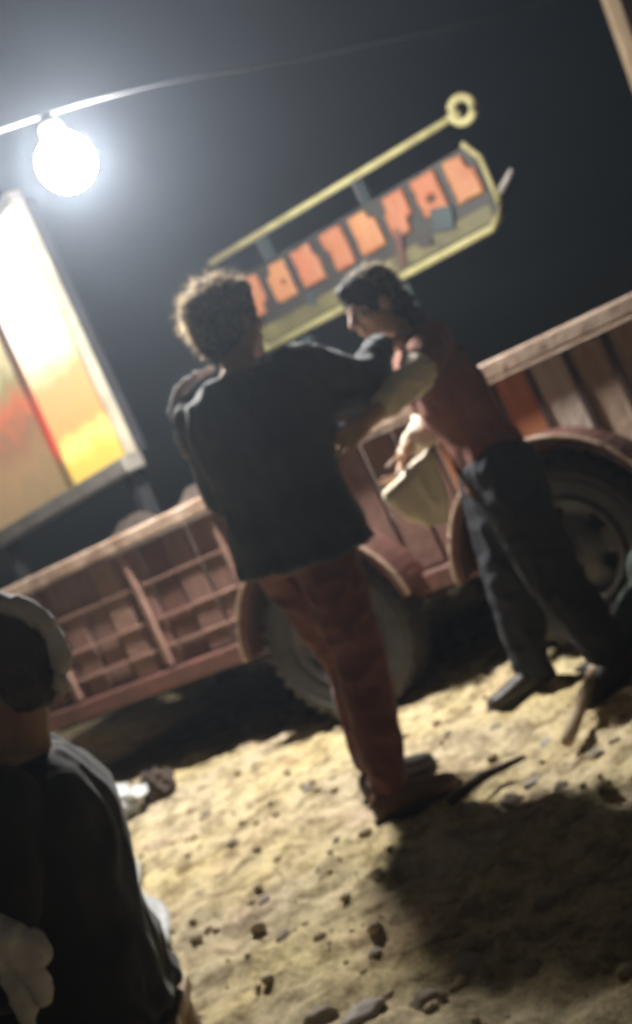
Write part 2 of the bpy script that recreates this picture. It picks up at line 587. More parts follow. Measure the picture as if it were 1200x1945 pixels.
for xx in wx:
    for yy, rz in ((-0.005, 0), (1.86, math.pi)):
        o = wheel if first else copy_tree(wheel, trailer)
        first = False
        o.location = (xx, yy, WR - 0.012)
        o.rotation_euler = (0, random.uniform(0, 1), rz)
    part('axle', trailer, MT['black'], ((xx, 0.93, WR), (0.08, 1.7, 0.08)))
    for yy in (-0.02, 1.87):
        bm = nb()
        a0, a1, n = R_(8), R_(176), 26
        rf = 0.455
        rows = []
        for i in range(n + 1):
            q = a0 + (a1 - a0) * i / n
            rows.append([V((rf * math.cos(q), s, rf * math.sin(q))) for s in (-0.12, -0.115, 0.115, 0.12)])
            rows[-1][0] *= 1
            rows[-1][0] = V(((rf - 0.03) * math.cos(q), -0.125, (rf - 0.03) * math.sin(q)))
        pv = None
        for r in rows:
            vs = [bm.verts.new(p) for p in r]
            if pv:
                for i in range(3):
                    bm.faces.new((pv[i], pv[i + 1], vs[i + 1], vs[i]))
            pv = vs
        fdr = obj('mudguard', bm, MT['maroon'], trailer)
        bm = nb()
        tube(bm, [((rf + 0.004) * math.cos(a0 + (a1 - a0) * i / 40), -0.122 if yy < 1 else 0.122, (rf + 0.004) * math.sin(a0 + (a1 - a0) * i / 40)) for i in range(41)], 0.010, 8)
        obj('mudguard_lip', bm, MT['rail'], fdr, smooth=True)
        fdr.location = (xx, yy, WR)
        sm = fdr.modifiers.new('thick', 'SOLIDIFY')
        sm.thickness = 0.008

# earth load inside the trailer
def heap(name, x0, x1, y0, y1, h, base, m, seed, n=40, pw=0.6):
    bm = nb()
    g = []
    for j in range(n + 1):
        row = []
        for i in range(n + 1):
            a, b_ = i / n, j / n
            e = max(0, 1 - (2 * a - 1) ** 2) ** pw * max(0, 1 - (2 * b_ - 1) ** 2) ** pw
            p = V((x0 + (x1 - x0) * a, y0 + (y1 - y0) * b_, 0))
            z = base + e * h * (1 + 0.5 * noise.noise(p * 3 + V((seed, 0, 0)))) + e * 0.06 * noise.noise(p * 9)
            row.append(bm.verts.new((p.x, p.y, z)))
        g.append(row)
    for j in range(n):
        for i in range(n):
            bm.faces.new((g[j][i], g[j][i + 1], g[j + 1][i + 1], g[j + 1][i]))
    return obj(name, bm, m, smooth=True)
ld = heap('earth_load', X0 + 0.1, 0.1, YN + 0.06, YF - 0.06, 0.70, 0.5, MT['soil'], 3)
ld.location = trailer.location
ld.rotation_euler = trailer.rotation_euler
tag(ld, 'dark earth heaped inside the left half of the maroon trailer', 'earth heap')

# ------------------------------------------------------------ backlit sign, painted signboard, leaning post
ls = empty('backlit_sign', (-0.94, 8.3, 0), math.atan2(0.797, -0.605))
# local +X runs away to the left of the picture, local +Y is the side that faces the camera
tag(ls, 'glowing backlit sign of white, orange and yellow panels above the trailer load', 'sign')
SB, ST, SL = 1.66, 3.46, 3.0
def spart(name, parent, m, *b_, **k_):
    return part(name, parent, m, *b_, **k_)
spart('sign_case', ls, MT['darkmetal'], ((SL / 2, -0.075, (SB + ST) / 2), (SL, 0.11, ST - SB)))
spart('bottom_frame', ls, MT['greymetal'], ((SL / 2, 0.02, SB - 0.05), (SL + 0.04, 0.16, 0.11)), bev=0.015)
spart('top_frame', ls, MT['greymetal'], ((SL / 2, 0.0, ST + 0.035), (SL + 0.04, 0.10, 0.07)))
spart('end_frame', ls, MT['cream'], ((-0.018, 0.01, (SB + ST) / 2), (0.035, 0.08, ST - SB)))
def print_mat(name, stops, strength, nscale, namp):
    """backlit print: colours up the panel, blended by a blotchy pattern"""
    m = bpy.data.materials.new(name)
    m.use_nodes = True
    t = m.node_tree
    b = t.nodes['Principled BSDF']
    tc = t.nodes.new('ShaderNodeTexCoord')
    sx = t.nodes.new('ShaderNodeSeparateXYZ')
    t.links.new(tc.outputs['Generated'], sx.inputs[0])
    n = t.nodes.new('ShaderNodeTexNoise')
    n.inputs['Scale'].default_value = nscale
    n.inputs['Detail'].default_value = 4
    t.links.new(tc.outputs['Object'], n.inputs['Vector'])
    ma = t.nodes.new('ShaderNodeMath')
    ma.operation = 'MULTIPLY_ADD'
    ma.inputs[1].default_value = namp
    t.links.new(n.outputs['Fac'], ma.inputs[0])
    sb_ = t.nodes.new('ShaderNodeMath')
    sb_.operation = 'SUBTRACT'
    sb_.inputs[1].default_value = namp * 0.5
    t.links.new(sx.outputs[2], sb_.inputs[0])
    t.links.new(sb_.outputs[0], ma.inputs[2])
    cr = t.nodes.new('ShaderNodeValToRGB')
    el = cr.color_ramp.elements
    while len(el) < len(stops):
        el.new(0.5)
    for e, (p, c) in zip(el, stops):
        e.position = p
        e.color = (*c, 1)
    t.links.new(ma.outputs[0], cr.inputs['Fac'])
    t.links.new(cr.outputs['Color'], b.inputs['Base Color'])
    t.links.new(cr.outputs['Color'], b.inputs['Emission Color'])
    b.inputs['Emission Strength'].default_value = strength
    return m
E_A = print_mat('glowing_cream_print', [(0.0, (0.50, 0.34, 0.08)), (0.07, (0.62, 0.40, 0.07)), (0.13, (0.85, 0.62, 0.16)), (0.20, (0.60, 0.28, 0.10)), (0.38, (0.68, 0.33, 0.14)), (0.50, (1.0, 0.80, 0.48)), (0.62, (1.0, 0.97, 0.88))], 0.75, 5, 0.10)
E_B = print_mat('glowing_brown_print', [(0.0, (0.20, 0.14, 0.07)), (0.18, (0.28, 0.17, 0.08)), (0.30, (0.26, 0.13, 0.07)), (0.40, (0.50, 0.14, 0.07)), (0.50, (0.30, 0.25, 0.12)), (0.68, (0.85, 0.70, 0.42)), (0.85, (1.0, 0.95, 0.82))], 0.6, 4, 0.28)
E_D = print_mat('red_brown_print', [(0.0, (0.10, 0.07, 0.02)), (0.10, (0.14, 0.08, 0.03)), (0.16, (0.40, 0.04, 0.02)), (0.34, (0.30, 0.04, 0.02)), (0.46, (0.10, 0.05, 0.03))], 0.5, 5, 0.08)
def lp(name, m, x0, x1, z0, z1, d=0.0):
    spart(name, ls, m, (((x0 + x1) / 2, 0.0 + d, (z0 + z1) / 2), (x1 - x0 - 0.006, 0.03, z1 - z0 - 0.006)))
lp('cream_panel', E_A, 0.0, 0.86, SB, ST)
lp('red_divider', E_D, 0.86, 0.95, SB, ST, 0.02)
lp('brown_panel', E_B, 0.95, 2.98, SB, ST)
for xx in (0.3, 2.6):
    spart('post', ls, MT['darkmetal'], ((xx, -0.12, SB / 2 - 0.03), (0.1, 0.1, SB - 0.03)))

sb = empty('painted_signboard', (0.05, 8.4, 0), TR_ANG)
tag(sb, 'orange painted signboard with yellow border and dark markings under a yellow pole', 'signboard')
S0, S1, Z0, Z1 = 0.04, 1.97, 1.915, 2.43
part('board', sb, MT['darkboard'], (((S0 + S1) / 2, 0, (Z0 + Z1) / 2), (S1 - S0 - 0.05, 0.04, Z1 - Z0 - 0.03)))
# border as one rounded frame bar per side
def bar(name, pts, r, m, parent):
    bm = nb()
    tube(bm, pts, r, 10)
    return obj(name, bm, m, parent, smooth=True)
bar('border_bar', [(S0 + 0.10, -0.03, Z0), (S1 - 0.10, -0.03, Z0), (S1 - 0.03, -0.03, Z0 + 0.04), (S1, -0.03, Z0 + 0.12)], 0.026, MT['yellow'], sb)
bar('border_bar', [(S1, -0.03, Z0 + 0.12), (S1 + 0.005, -0.03, Z1 - 0.12), (S1 - 0.06, -0.03, Z1)], 0.018, MT['yellow'], sb)
bar('border_bar', [(S0 + 0.10, -0.03, Z0), (S0 + 0.02, -0.03, Z0 + 0.10), (S0 + 0.03, -0.03, Z0 + 0.2)], 0.026, MT['yellow'], sb)
part('lower_band', sb, MT['olive'], (((S0 + S1) / 2 + 0.02, -0.024, Z0 + 0.085), (S1 - S0 - 0.16, 0.012, 0.10)), bev=0.003)
def block(mx, mz, sx, sz, m, lean, notches):
    """one blurred block letter: a slab with bites out of it"""
    N = 8
    cells = [[1] * N for _ in range(N)]
    for (a, b_, c_, d_) in notches:
        for j in range(b_, d_):
            for i in range(a, c_):
                cells[j][i] = 0
    bm = nb()
    for j in range(N):
        i = 0
        while i < N:
            if cells[j][i]:
                k_ = i
                while k_ < N and cells[j][k_]:
                    k_ += 1
                x0, x1 = mx + sx * (i / N - 0.5), mx + sx * (k_ / N - 0.5)
                z0, z1 = mz + sz * (j / N - 0.5), mz + sz * ((j + 1) / N - 0.5)
                sh = lean * (z0 + z1 - 2 * mz) / 2
                box(bm, ((x0 + x1) / 2 + sh, -0.034, (z0 + z1) / 2), (x1 - x0, 0.03, z1 - z0))
                i = k_
            else:
                i += 1
    obj('block_letter', remesh(bm, 0.014, 5, (0.006, 14, (1, 1, 1))), MT[m], sb, smooth=True)
nts = [[(6, 0, 8, 2), (3, 6, 4, 7)], [(0, 6, 2, 8), (4, 3, 6, 4)], [(3, 0, 4, 2), (7, 5, 8, 8)], [(0, 0, 1, 5), (5, 5, 7, 6), (4, 0, 5, 1)], [(2, 2, 3, 5), (6, 6, 8, 8)], [(6, 0, 8, 3), (0, 5, 1, 8)], [(3, 3, 6, 4), (0, 0, 2, 1)], [(6, 5, 8, 8), (3, 0, 4, 3)]]
for i, nt_ in enumerate(nts):
    xw = 0.215
    block(S0 + 0.17 + i * 0.232, 2.255, xw * random.uniform(0.76, 0.88), 0.27 * random.uniform(0.92, 1.04), 'orange' if i % 3 != 1 else 'orange2', 0.0, nt_)
for (mx, mz, sx, sz, mm) in ((1.62, 2.10, 0.14, 0.14, 'teal'), (1.30, 2.08, 0.045, 0.22, 'maroonmark'), (0.98, 2.06, 0.06, 0.12, 'teal'), (0.60, 2.06, 0.05, 0.08, 'teal'), (1.46, 2.03, 0.10, 0.05, 'darkboard')):
    part('painted_mark', sb, MT[mm], ((mx, -0.05, mz), (sx, 0.01, sz), Matrix.Rotation(0.3, 3, 'Y')))
pole = bar('pole', [(0.0, -0.02, 2.59), (1.97, -0.02, 2.59)], 0.024, MT['yellow'], sb)
bm = nb()
tube(bm, [(1.99 + 0.07 * math.cos(2 * math.pi * i / 24), -0.02, 2.60 + 0.07 * math.sin(2 * math.pi * i / 24)) for i in range(25)], 0.028, 10)
obj('ring_finial', bm, MT['yellow'], pole, smooth=True)
for xx in (0.40, 1.18):
    part('post', sb, MT['teal'], ((xx, 0.06, 1.3), (0.07, 0.07, 2.62)))
    part('bracket', sb, MT['darkmetal'], ((xx, 0.03, 2.51), (0.03, 0.10, 0.16)))
bar('bracket_stub', [(1.99, -0.01, 2.08), (2.06, -0.03, 2.12), (2.12, -0.04, 2.16)], [0.022, 0.018, 0.012], MT['greymetal'], sb)

lpo = empty('leaning_post', (2.62, 7.6, 0), 0)
tag(lpo, 'pale leaning timber post with brown sacking at the upper right corner', 'post')
bm = nb()
box(bm, (0.02, 0, 1.9), (0.085, 0.09, 3.86), None, 0.012)
p1 = obj('timber', bm, MT['wood'], lpo)
p1.rotation_euler = (0, R_(4.5), 0)
bm = nb()
n = 30
g = [[bm.verts.new((0.075 + 1.3 * i / n, 0.05 + 0.05 * math.sin(i * 0.9) + 0.03 * noise.noise(V((i * 0.3, j * 0.3, 0))), 0.02 + 3.7 * j / n)) for i in range(n + 1)] for j in range(n + 1)]
for j in range(n):
    for i in range(n):
        bm.faces.new((g[j][i], g[j][i + 1], g[j + 1][i + 1], g[j + 1][i]))
sk = obj('sacking', bm, MT['sacking'], lpo, smooth=True)
sk.rotation_euler = (0, R_(4.5), 0)
sm = sk.modifiers.new('thick', 'SOLIDIFY')
sm.thickness = 0.01

# ------------------------------------------------------------ hanging lamp and added overhead cable
lamp = empty('hanging_lamp', LAMP_POS)
tag(lamp, 'bright white globe lamp hanging from the added overhead cable', 'lamp')
bm = nb()
bmesh.ops.create_uvsphere(bm, u_segments=32, v_segments=18, radius=0.12)
glm = bpy.data.materials.new('lit_globe')
glm.use_nodes = True
gb = glm.node_tree.nodes['Principled BSDF']
gb.inputs['Base Color'].default_value = (0.9, 0.9, 0.9, 1)
gb.inputs['Emission Color'].default_value = (1.0, 0.96, 0.90, 1)
gb.inputs['Emission Strength'].default_value = LAMP_L
obj('globe', bm, glm, lamp, smooth=True)
bm = nb()
lathe(bm, [(0.0001, 0.19), (0.03, 0.19), (0.045, 0.17), (0.05, 0.118), (0.0001, 0.118)], 20, 'Z')
obj('socket_cap', bm, MT['greymetal'], lamp, smooth=True)
bm = nb()
tube(bm, [(0, 0, 0.18), (0.0, 0, 0.215)], 0.008)
obj('hanger', bm, MT['darkmetal'], lamp)

def cable(pts, r, label):  # added cable, laid where the lamp's light streak runs
    P_ = [V(p) for p in pts]
    out = []
    for i in range(len(P_) - 1):
        for k_ in range(10):
            t = k_ / 10
            a = P_[max(i - 1, 0)]; b_ = P_[i]; c_ = P_[i + 1]; d_ = P_[min(i + 2, len(P_) - 1)]
            out.append(0.5 * ((2 * b_) + (c_ - a) * t + (2 * a - 5 * b_ + 4 * c_ - d_) * t * t + (3 * b_ - a - 3 * c_ + d_) * t ** 3))
    out.append(P_[-1])
    bm = nb()
    tube(bm, out, r, 8)
    tag(obj('added_cable', bm, MT['cable'], smooth=True), label, 'cable', 'added cables')
cable([(-6, 5.9, 3.5), (-2.5, 5.5, 3.03), (-0.342, 5.3, 2.865), (1.1, 6.6, 2.98), (2.66, 8.0, 3.14), (6, 11.6, 3.9)], 0.006, 'thin dark overhead cable added to carry the lit globe lamp')

# ------------------------------------------------------------ people
def seg_dir(a, b):
    return (b - a).normalized()

def hand(bm, wrist, d, n, thumb, curl=0.5, s=1.0):
    """wrist point, direction to the knuckles, palm normal, thumb side"""
    d = d.normalized()
    n = (n - d * n.dot(d)).normalized()
    t = d.cross(n).normalized()
    if t.dot(thumb) < 0:
        t = -t
    loft(bm, [(wrist - d * 0.01 * s, t * 0.026 * s, n * 0.019 * s), (wrist + d * 0.03 * s, t * 0.034 * s, n * 0.017 * s), (wrist + d * 0.075 * s, t * 0.042 * s, n * 0.014 * s), (wrist + d * 0.098 * s, t * 0.040 * s, n * 0.011 * s)], 14)
    for i, L in enumerate((0.074, 0.083, 0.077, 0.060)):
        off = (0.033 - 0.022 * i) * s
        p = wrist + d * (0.090 - 0.004 * abs(i - 1)) * s + t * off
        dd = (d + t * (0.16 - 0.11 * i)).normalized()
        rr = (0.0092, 0.0095, 0.009, 0.008)[i] * s
        for j, fr in enumerate((0.45, 0.31, 0.24)):
            ang = curl * (0.7, 0.9, 0.6)[j]
            dd = (dd * math.cos(ang) + n * math.sin(ang)).normalized()
            q = p + dd * L * fr * s
            capsule(bm, p, q, rr * (1 - 0.08 * j), rr * (0.94 - 0.08 * j), 8)
            p = q
    p = wrist + d * 0.025 * s + t * 0.03 * s
    for j, L in enumerate((0.04, 0.033, 0.026)):
        dd = (d * (0.55 + 0.2 * j) + t * (0.75 - 0.25 * j) + n * 0.35 * (curl + 0.3)).normalized()
        q = p + dd * L * s
        capsule(bm, p, q, (0.0125, 0.011, 0.010)[j] * s, (0.011, 0.010, 0.0085)[j] * s, 8)
        p = q

TOR = [(-0.14, 0.115, 0.095), (0.0, 0.162, 0.112), (0.14, 0.158, 0.112), (0.34, 0.138, 0.098), (0.58, 0.160, 0.112), (0.78, 0.172, 0.115), (0.90, 0.150, 0.095), (0.97, 0.085, 0.070), (1.02, 0.055, 0.055)]

def torso_rings(J, lo, hi, grow, hem=None, s=1.0):
    pel, nk = J['pelvis'], J['neck']
    ch = J.get('chest', pel.lerp(nk, 0.58))
    hr = (J['hip_r'] - J['hip_l']).normalized()
    sr = (J['sh_r'] - J['sh_l']).normalized()
    def at(t):
        if t < 0.58:
            return pel.lerp(ch, t / 0.58)
        return ch.lerp(nk, (t - 0.58) / 0.42)
    out = []
    for t, a, b_ in TOR:
        if t < lo - 1e-6 or t > hi + 1e-6:
            continue
        c = at(t)
        U = (at(t + 0.05) - at(t - 0.05)).normalized()
        Rr = hr.lerp(sr, max(0, min(1, t)))
        Rr = (Rr - U * Rr.dot(U)).normalized()
        Fv = U.cross(Rr)
        out.append((c, Rr * (a * s + grow), Fv * (b_ * s + grow)))
    if hem:
        c, ax, ay = out[0]
        U = (at(0.3) - at(0)).normalized()
        out.insert(0, (c - U * hem, ax * 1.08, ay * 1.12))
    return out

def fuzz(hc, rads, Rr, F, U, n, length, keep):
    vs, fs = [], []
    for i in range(n):
        d = V((random.gauss(0, 1), random.gauss(0, 1), random.gauss(0, 1))).normalized()
        if not keep(d):
            continue
        p = hc + Rr * d.x * rads[0] + F * d.y * rads[1] + U * d.z * rads[2]
        o_ = (Rr * d.x + F * d.y + U * d.z).normalized()
        sdv = o_.cross(V((random.gauss(0, 1), random.gauss(0, 1), random.gauss(0, 1)))).normalized()
        L = length * random.uniform(0.4, 1.2)
        w_ = 0.0011
        q = p
        dr = o_
        b0 = len(vs)
        cd = V((random.gauss(0, 1), random.gauss(0, 1), random.gauss(0, 1) - 0.6)) * 0.45
        for k_ in range(4):
            vs.append(q - sdv * w_ * (1 - k_ * 0.22))
            vs.append(q + sdv * w_ * (1 - k_ * 0.22))
            dr = (dr + cd).normalized()
            q = q + dr * L / 3
        for k_ in range(3):
            fs.append((b0 + 2 * k_, b0 + 2 * k_ + 1, b0 + 2 * k_ + 3, b0 + 2 * k_ + 2))
    me = bpy.data.meshes.new('hair_strands')
    me.from_pydata([tuple(v) for v in vs], [], fs)
    return me

def person(label, J, head_f, head_tilt=V((0, 0, 1)), skin='skin', hair='hair', shirt='navy', trousers='maroontrouser', sleeve='short', shoe='darkshoe', foot_dirs=None, hands=None, s=1.0, hem=0.06, vest=None, cap=None, face=True, grow=0.020, hs=1.0, strand=0.03, nstr=2500, longhair=False, drape=(), leg=1.0, lit_forearm=None, headband=None, group='people around the trailer'):
    J = {k_: V(v) for k_, v in J.items()}
    base = (J['ankle_l'] + J['ankle_r']) / 2
    base.z = 0
    root = empty('person', base)
    tag(root, label, 'person', group)
    def put(name, me, m, parent=root):
        o = obj(name, me, m, parent, smooth=True)
        o.data.transform(Matrix.Translation(-base))
        return o
    hc = J['head']
    U = head_tilt.normalized()
    F = V(head_f)
    F = (F - U * F.dot(U)).normalized()
    Rr = F.cross(U)
    def H_(r, f, u):
        return hc + (Rr * r + F * f + U * u) * s
    # ---- body: one continuous surface
    bm = nb()
    loft(bm, torso_rings(J, -0.14, 1.02, 0.0, None, s))
    capsule(bm, J['neck'] - U * 0.03, H_(0, -0.015, -0.05), 0.058 * s, 0.053 * s)
    ellipsoid(bm, H_(0, -0.012, 0.028), V((0.076, 0.097, 0.088)) * s, Rr, F, U)
    ellipsoid(bm, H_(0, 0.020, -0.040), V((0.060, 0.068, 0.072)) * s, Rr, F, U)
    ellipsoid(bm, H_(0, 0.062, -0.094), V((0.028, 0.024, 0.022)) * s, Rr, F, U)
    capsule(bm, H_(-0.036, 0.070, 0.026), H_(0.036, 0.070, 0.026), 0.015 * s, 0.015 * s)
    capsule(bm, H_(0, 0.084, 0.014), H_(0, 0.105, -0.028), 0.009 * s, 0.014 * s)
    for q in (-1, 1):
        ellipsoid(bm, H_(q * 0.040, 0.062, -0.022), V((0.022, 0.022, 0.020)) * s, Rr, F, U)
        ellipsoid(bm, H_(q * 0.012, 0.094, -0.032), V((0.010, 0.012, 0.008)) * s, Rr, F, U)
        ellipsoid(bm, H_(q * 0.078, -0.010, -0.008), V((0.011, 0.022, 0.033)) * s, (Rr + F * q * -0.35).normalized(), F, U)
    capsule(bm, H_(-0.020, 0.080, -0.055), H_(0.020, 0.080, -0.055), 0.008 * s, 0.008 * s)
    capsule(bm, H_(-0.018, 0.078, -0.067), H_(0.018, 0.078, -0.067), 0.009 * s, 0.009 * s)
    for q, sd_ in (('l', -1), ('r', 1)):
        capsule(bm, J['sh_' + q], J['elbow_' + q], 0.052 * s, 0.042 * s)
        capsule(bm, J['elbow_' + q], J['wrist_' + q], 0.041 * s, 0.027 * s)
        dn, nn, tt, cl = hands[q]
        hand(bm, J['wrist_' + q], V(dn), V(nn), V(tt), cl, s)
        capsule(bm, J['hip_' + q], J['knee_' + q], 0.082 * s, 0.055 * s)
        capsule(bm, J['knee_' + q], J['ankle_' + q], 0.055 * s, 0.036 * s)
        fd = V(foot_dirs[q]).normalized()
        a = J['ankle_' + q]
        capsule(bm, V((a.x, a.y, 0.045)) - fd * 0.03, V((a.x, a.y, 0.035)) + fd * 0.15, 0.032, 0.026)
    put('body', remesh(bm, 0.0065, 3), MT[skin])
    # ---- face details
    if face:
        for q in (-1, 1):
            bm = nb()
            ellipsoid(bm, H_(q * 0.031, 0.074, 0.003), V((0.014, 0.012, 0.009)) * s, Rr, F, U, 12)
            put('eye', bm, MT['eyewhite'])
            bm = nb()
            ellipsoid(bm, H_(q * 0.031, 0.083, 0.003), V((0.006, 0.005, 0.006)) * s, Rr, F, U, 10)
            put('iris', bm, MT['black'])
            bm = nb()
            capsule(bm, H_(q * 0.016, 0.086, 0.027), H_(q * 0.047, 0.074, 0.030), 0.005 * s, 0.004 * s, 8)
            put('eyebrow', bm, MT[hair])
    # ---- hair
    bm = nb()
    ellipsoid(bm, H_(0, -0.024, 0.042), V((0.084, 0.098, 0.088)) * s * hs, Rr, F, U)
    ellipsoid(bm, H_(0, -0.062, -0.005), V((0.072, 0.052, 0.075)) * s * hs, Rr, F, U)
    ellipsoid(bm, H_(0, 0.035, 0.085), V((0.066, 0.052, 0.034)) * s * hs, Rr, F, U)
    if longhair:
        ellipsoid(bm, H_(0, -0.085, -0.055), V((0.070, 0.055, 0.085)) * s, Rr, F, U)
        ellipsoid(bm, H_(0, -0.105, -0.13), V((0.060, 0.048, 0.080)) * s, Rr, F, U)
    ho = put('hair', remesh(bm, 0.007, 3, (0.010, 26, (1, 1, 0.6))), MT[hair])
    if nstr:
        keep = lambda d: d.z > -0.75 and (d.y < 0.25 or d.z > 0.45)
        fo = put('hair_strands', fuzz(H_(0, -0.026, 0.034), V((0.083, 0.096, 0.092)) * s * hs, Rr, F, U, nstr, strand, keep), MT['strand'], ho)
    if headband:
        bm = nb()
        A = V((1, 0, 0.0))
        cen = H_(0, -0.02, 0.02) + V((0, -0.045, 0))
        tube(bm, [cen + A * 0.108 * math.cos(q_) + V((0, 0, 1)) * 0.118 * math.sin(q_) + V((0, -0.02, 0)) * math.cos(q_) for q_ in [R_(128 - 175 * i / 16) for i in range(17)]], [0.010 + 0.009 * math.sin(math.pi * i / 16) + 0.006 * (i > 12) for i in range(17)], 10)
        put('headband', remesh(bm, 0.006, 2, (0.005, 30, (1, 1, 1))), MT[headband])
    if cap:
        bm = nb()
        ellipsoid(bm, H_(0, -0.020, 0.050), V((0.092, 0.110, 0.088)) * s, Rr, F, U, 24)
        cut = []
        for v in bm.verts:
            l = v.co - hc
            r_, f_, u_ = l.dot(Rr) / s, l.dot(F) / s, l.dot(U) / s
            if u_ < 0.012 or (f_ < -0.07 and abs(r_) < 0.034 and u_ < 0.065):
                cut.append(v)
        bmesh.ops.delete(bm, geom=cut, context='VERTS')
        cp = put('cap', bm, MT[cap])
        sm = cp.modifiers.new('thick', 'SOLIDIFY')
        sm.thickness = 0.006
        bm = nb()
        tube(bm, [H_(-0.05 + 0.1 * i / 8, -0.118 - 0.008 * math.sin(math.pi * i / 8), 0.012) for i in range(9)], 0.010, 8)
        put('cap_strap', bm, MT[cap])
        bm = nb()
        g = [[bm.verts.new(H_(0.085 * math.sin(q_), 0.07 + (0.02 + 0.09 * k_ / 4) * max(0.0, math.cos(q_)), 0.028 - 0.012 * k_ / 4 - 0.02 * math.sin(q_) ** 2)) for q_ in [R_(-75 + 150 * i / 12) for i in range(13)]] for k_ in range(5)]
        for j in range(4):
            for i in range(12):
                bm.faces.new((g[j][i], g[j][i + 1], g[j + 1][i + 1], g[j + 1][i]))
        vz = put('cap_visor', bm, MT[cap])
        sm = vz.modifiers.new('thick', 'SOLIDIFY')
        sm.thickness = 0.005
    # ---- shirt
    bm = nb()
    loft(bm, torso_rings(J, 0.0, 0.97, grow * s, hem, s))
    for q in 'lr':
        a, e, w_ = J['sh_' + q], J['elbow_' + q], J['wrist_' + q]
        if sleeve == 'short':
            capsule(bm, a, a.lerp(e, 0.72), 0.070 * s, 0.062 * s)
        else:
            capsule(bm, a, e, 0.070 * s, 0.058 * s)
            capsule(bm, e, e.lerp(w_, 0.92), 0.056 * s, 0.040 * s)
    for (a_, b_, r1_, r2_) in drape:
        capsule(bm, V(a_), V(b_), r1_, r2_)
    put('shirt', remesh(bm, 0.009, 4, (0.011, 9, (1, 1, 0.6))), MT[shirt])
    if lit_forearm:  # pale sleeves added so their colour carries the light on the forearms
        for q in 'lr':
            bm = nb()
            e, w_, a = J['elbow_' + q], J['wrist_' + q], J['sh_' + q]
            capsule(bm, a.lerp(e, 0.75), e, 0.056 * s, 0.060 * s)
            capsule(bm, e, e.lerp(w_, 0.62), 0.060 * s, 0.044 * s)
            put('lit_forearm_sleeve', remesh(bm, 0.008, 3, (0.008, 16, (1, 1, 1))), MT[lit_forearm])
    if vest:
        bm = nb()
        loft(bm, torso_rings(J, 0.14, 0.97, 0.032 * s, 0.02, s))
        for q in 'lr':
            a, e = J['sh_' + q], J['elbow_' + q]
            capsule(bm, a, a.lerp(e, 0.4), 0.078 * s, 0.072 * s)
        put('vest', remesh(bm, 0.010, 4, (0.007, 8, (1, 1, 0.55))), MT[vest])
    # ---- trousers
    bm = nb()
    rr = torso_rings(J, -0.14, 0.14, 0.012 * s, None, s)
    loft(bm, rr)
    for q in 'lr':
        h_, k_, a = J['hip_' + q], J['knee_' + q], J['ankle_' + q]
        capsule(bm, h_, k_, 0.100 * s * leg, 0.076 * s * leg)
        capsule(bm, k_, k_.lerp(a, 0.90), 0.075 * s * leg, 0.058 * s * leg)
    put('trousers', remesh(bm, 0.009, 4, (0.011, 11, (1, 1, 1.0))), MT[trousers])
    # ---- shoes
    for q in 'lr':
        fd = V(foot_dirs[q]).normalized()
        sd_ = fd.cross(V((0, 0, 1)))
        a = V((J['ankle_' + q].x, J['ankle_' + q].y, 0))
        zz = V((0, 0, 1))
        bm = nb()
        loft(bm, [(a - fd * 0.075 + zz * 0.045, sd_ * 0.024, zz * 0.030), (a - fd * 0.055 + zz * 0.05, sd_ * 0.037, zz * 0.046), (a + fd * 0.0 + zz * 0.055, sd_ * 0.042, zz * 0.055), (a + fd * 0.07 + zz * 0.042, sd_ * 0.046, zz * 0.042), (a + fd * 0.14 + zz * 0.032, sd_ * 0.050, zz * 0.032), (a + fd * 0.185 + zz * 0.026, sd_ * 0.040, zz * 0.026), (a + fd * 0.205 + zz * 0.022, sd_ * 0.018, zz * 0.016)], 18, 2.6)
        put('shoe', remesh(bm, 0.008, 3), MT[shoe if isinstance(shoe, str) else shoe[q]])
        bm = nb()
        loft(bm, [(a - fd * 0.083 + zz * 0.008, sd_ * 0.025, zz * 0.009), (a - fd * 0.05 + zz * 0.008, sd_ * 0.042, zz * 0.010), (a + fd * 0.14 + zz * 0.008, sd_ * 0.054, zz * 0.010), (a + fd * 0.21 + zz * 0.008, sd_ * 0.022, zz * 0.008)], 18, 2.6)
        put('shoe_sole', bm, MT['black'])
    return root

# man in navy seen from behind
person('person in navy shirt and maroon trousers standing with their back to us', dict(
    pelvis=(-0.085, 3.93, 0.87), chest=(-0.06, 3.91, 1.16), neck=(-0.035, 3.93, 1.43), head=(0.0, 3.96, 1.58),
    sh_l=(-0.215, 4.00, 1.36), elbow_l=(-0.255, 4.14, 1.10), wrist_l=(-0.15, 4.33, 1.00),
    sh_r=(0.125, 3.87, 1.365), elbow_r=(0.315, 4.00, 1.265), wrist_r=(0.43, 4.18, 1.345),
    hip_l=(-0.16, 4.00, 0.86), knee_l=(-0.10, 4.07, 0.47), ankle_l=(-0.17, 4.10, 0.09),
    hip_r=(-0.03, 3.90, 0.85), knee_r=(-0.065, 3.88, 0.45), ankle_r=(-0.145, 3.80, 0.09)),
    (0.75, 0.66, -0.15), V((0.05, 0.03, 1)), skin='skin', sleeve='long', trousers='maroontrouser', shirt='navy', shoe={'l': 'darkshoe', 'r': 'leather'}, s=1.04, hem=0.05, grow=0.045, hs=1.16, strand=0.045, nstr=2800, drape=[((0.07, 3.95, 1.27), (0.285, 4.03, 1.25), 0.105, 0.08)],
    foot_dirs={'l': (0.9, 0.45, 0), 'r': (0.93, 0.1, 0)},
    hands={'l': ((0.6, 0.8, -0.1), (0.5, -0.4, -0.6), (0, 0, 1), 0.7), 'r': ((0.75, 0.55, 0.0), (0.1, 0.2, -0.9), (-0.5, 0.8, 0.1), 0.45)})
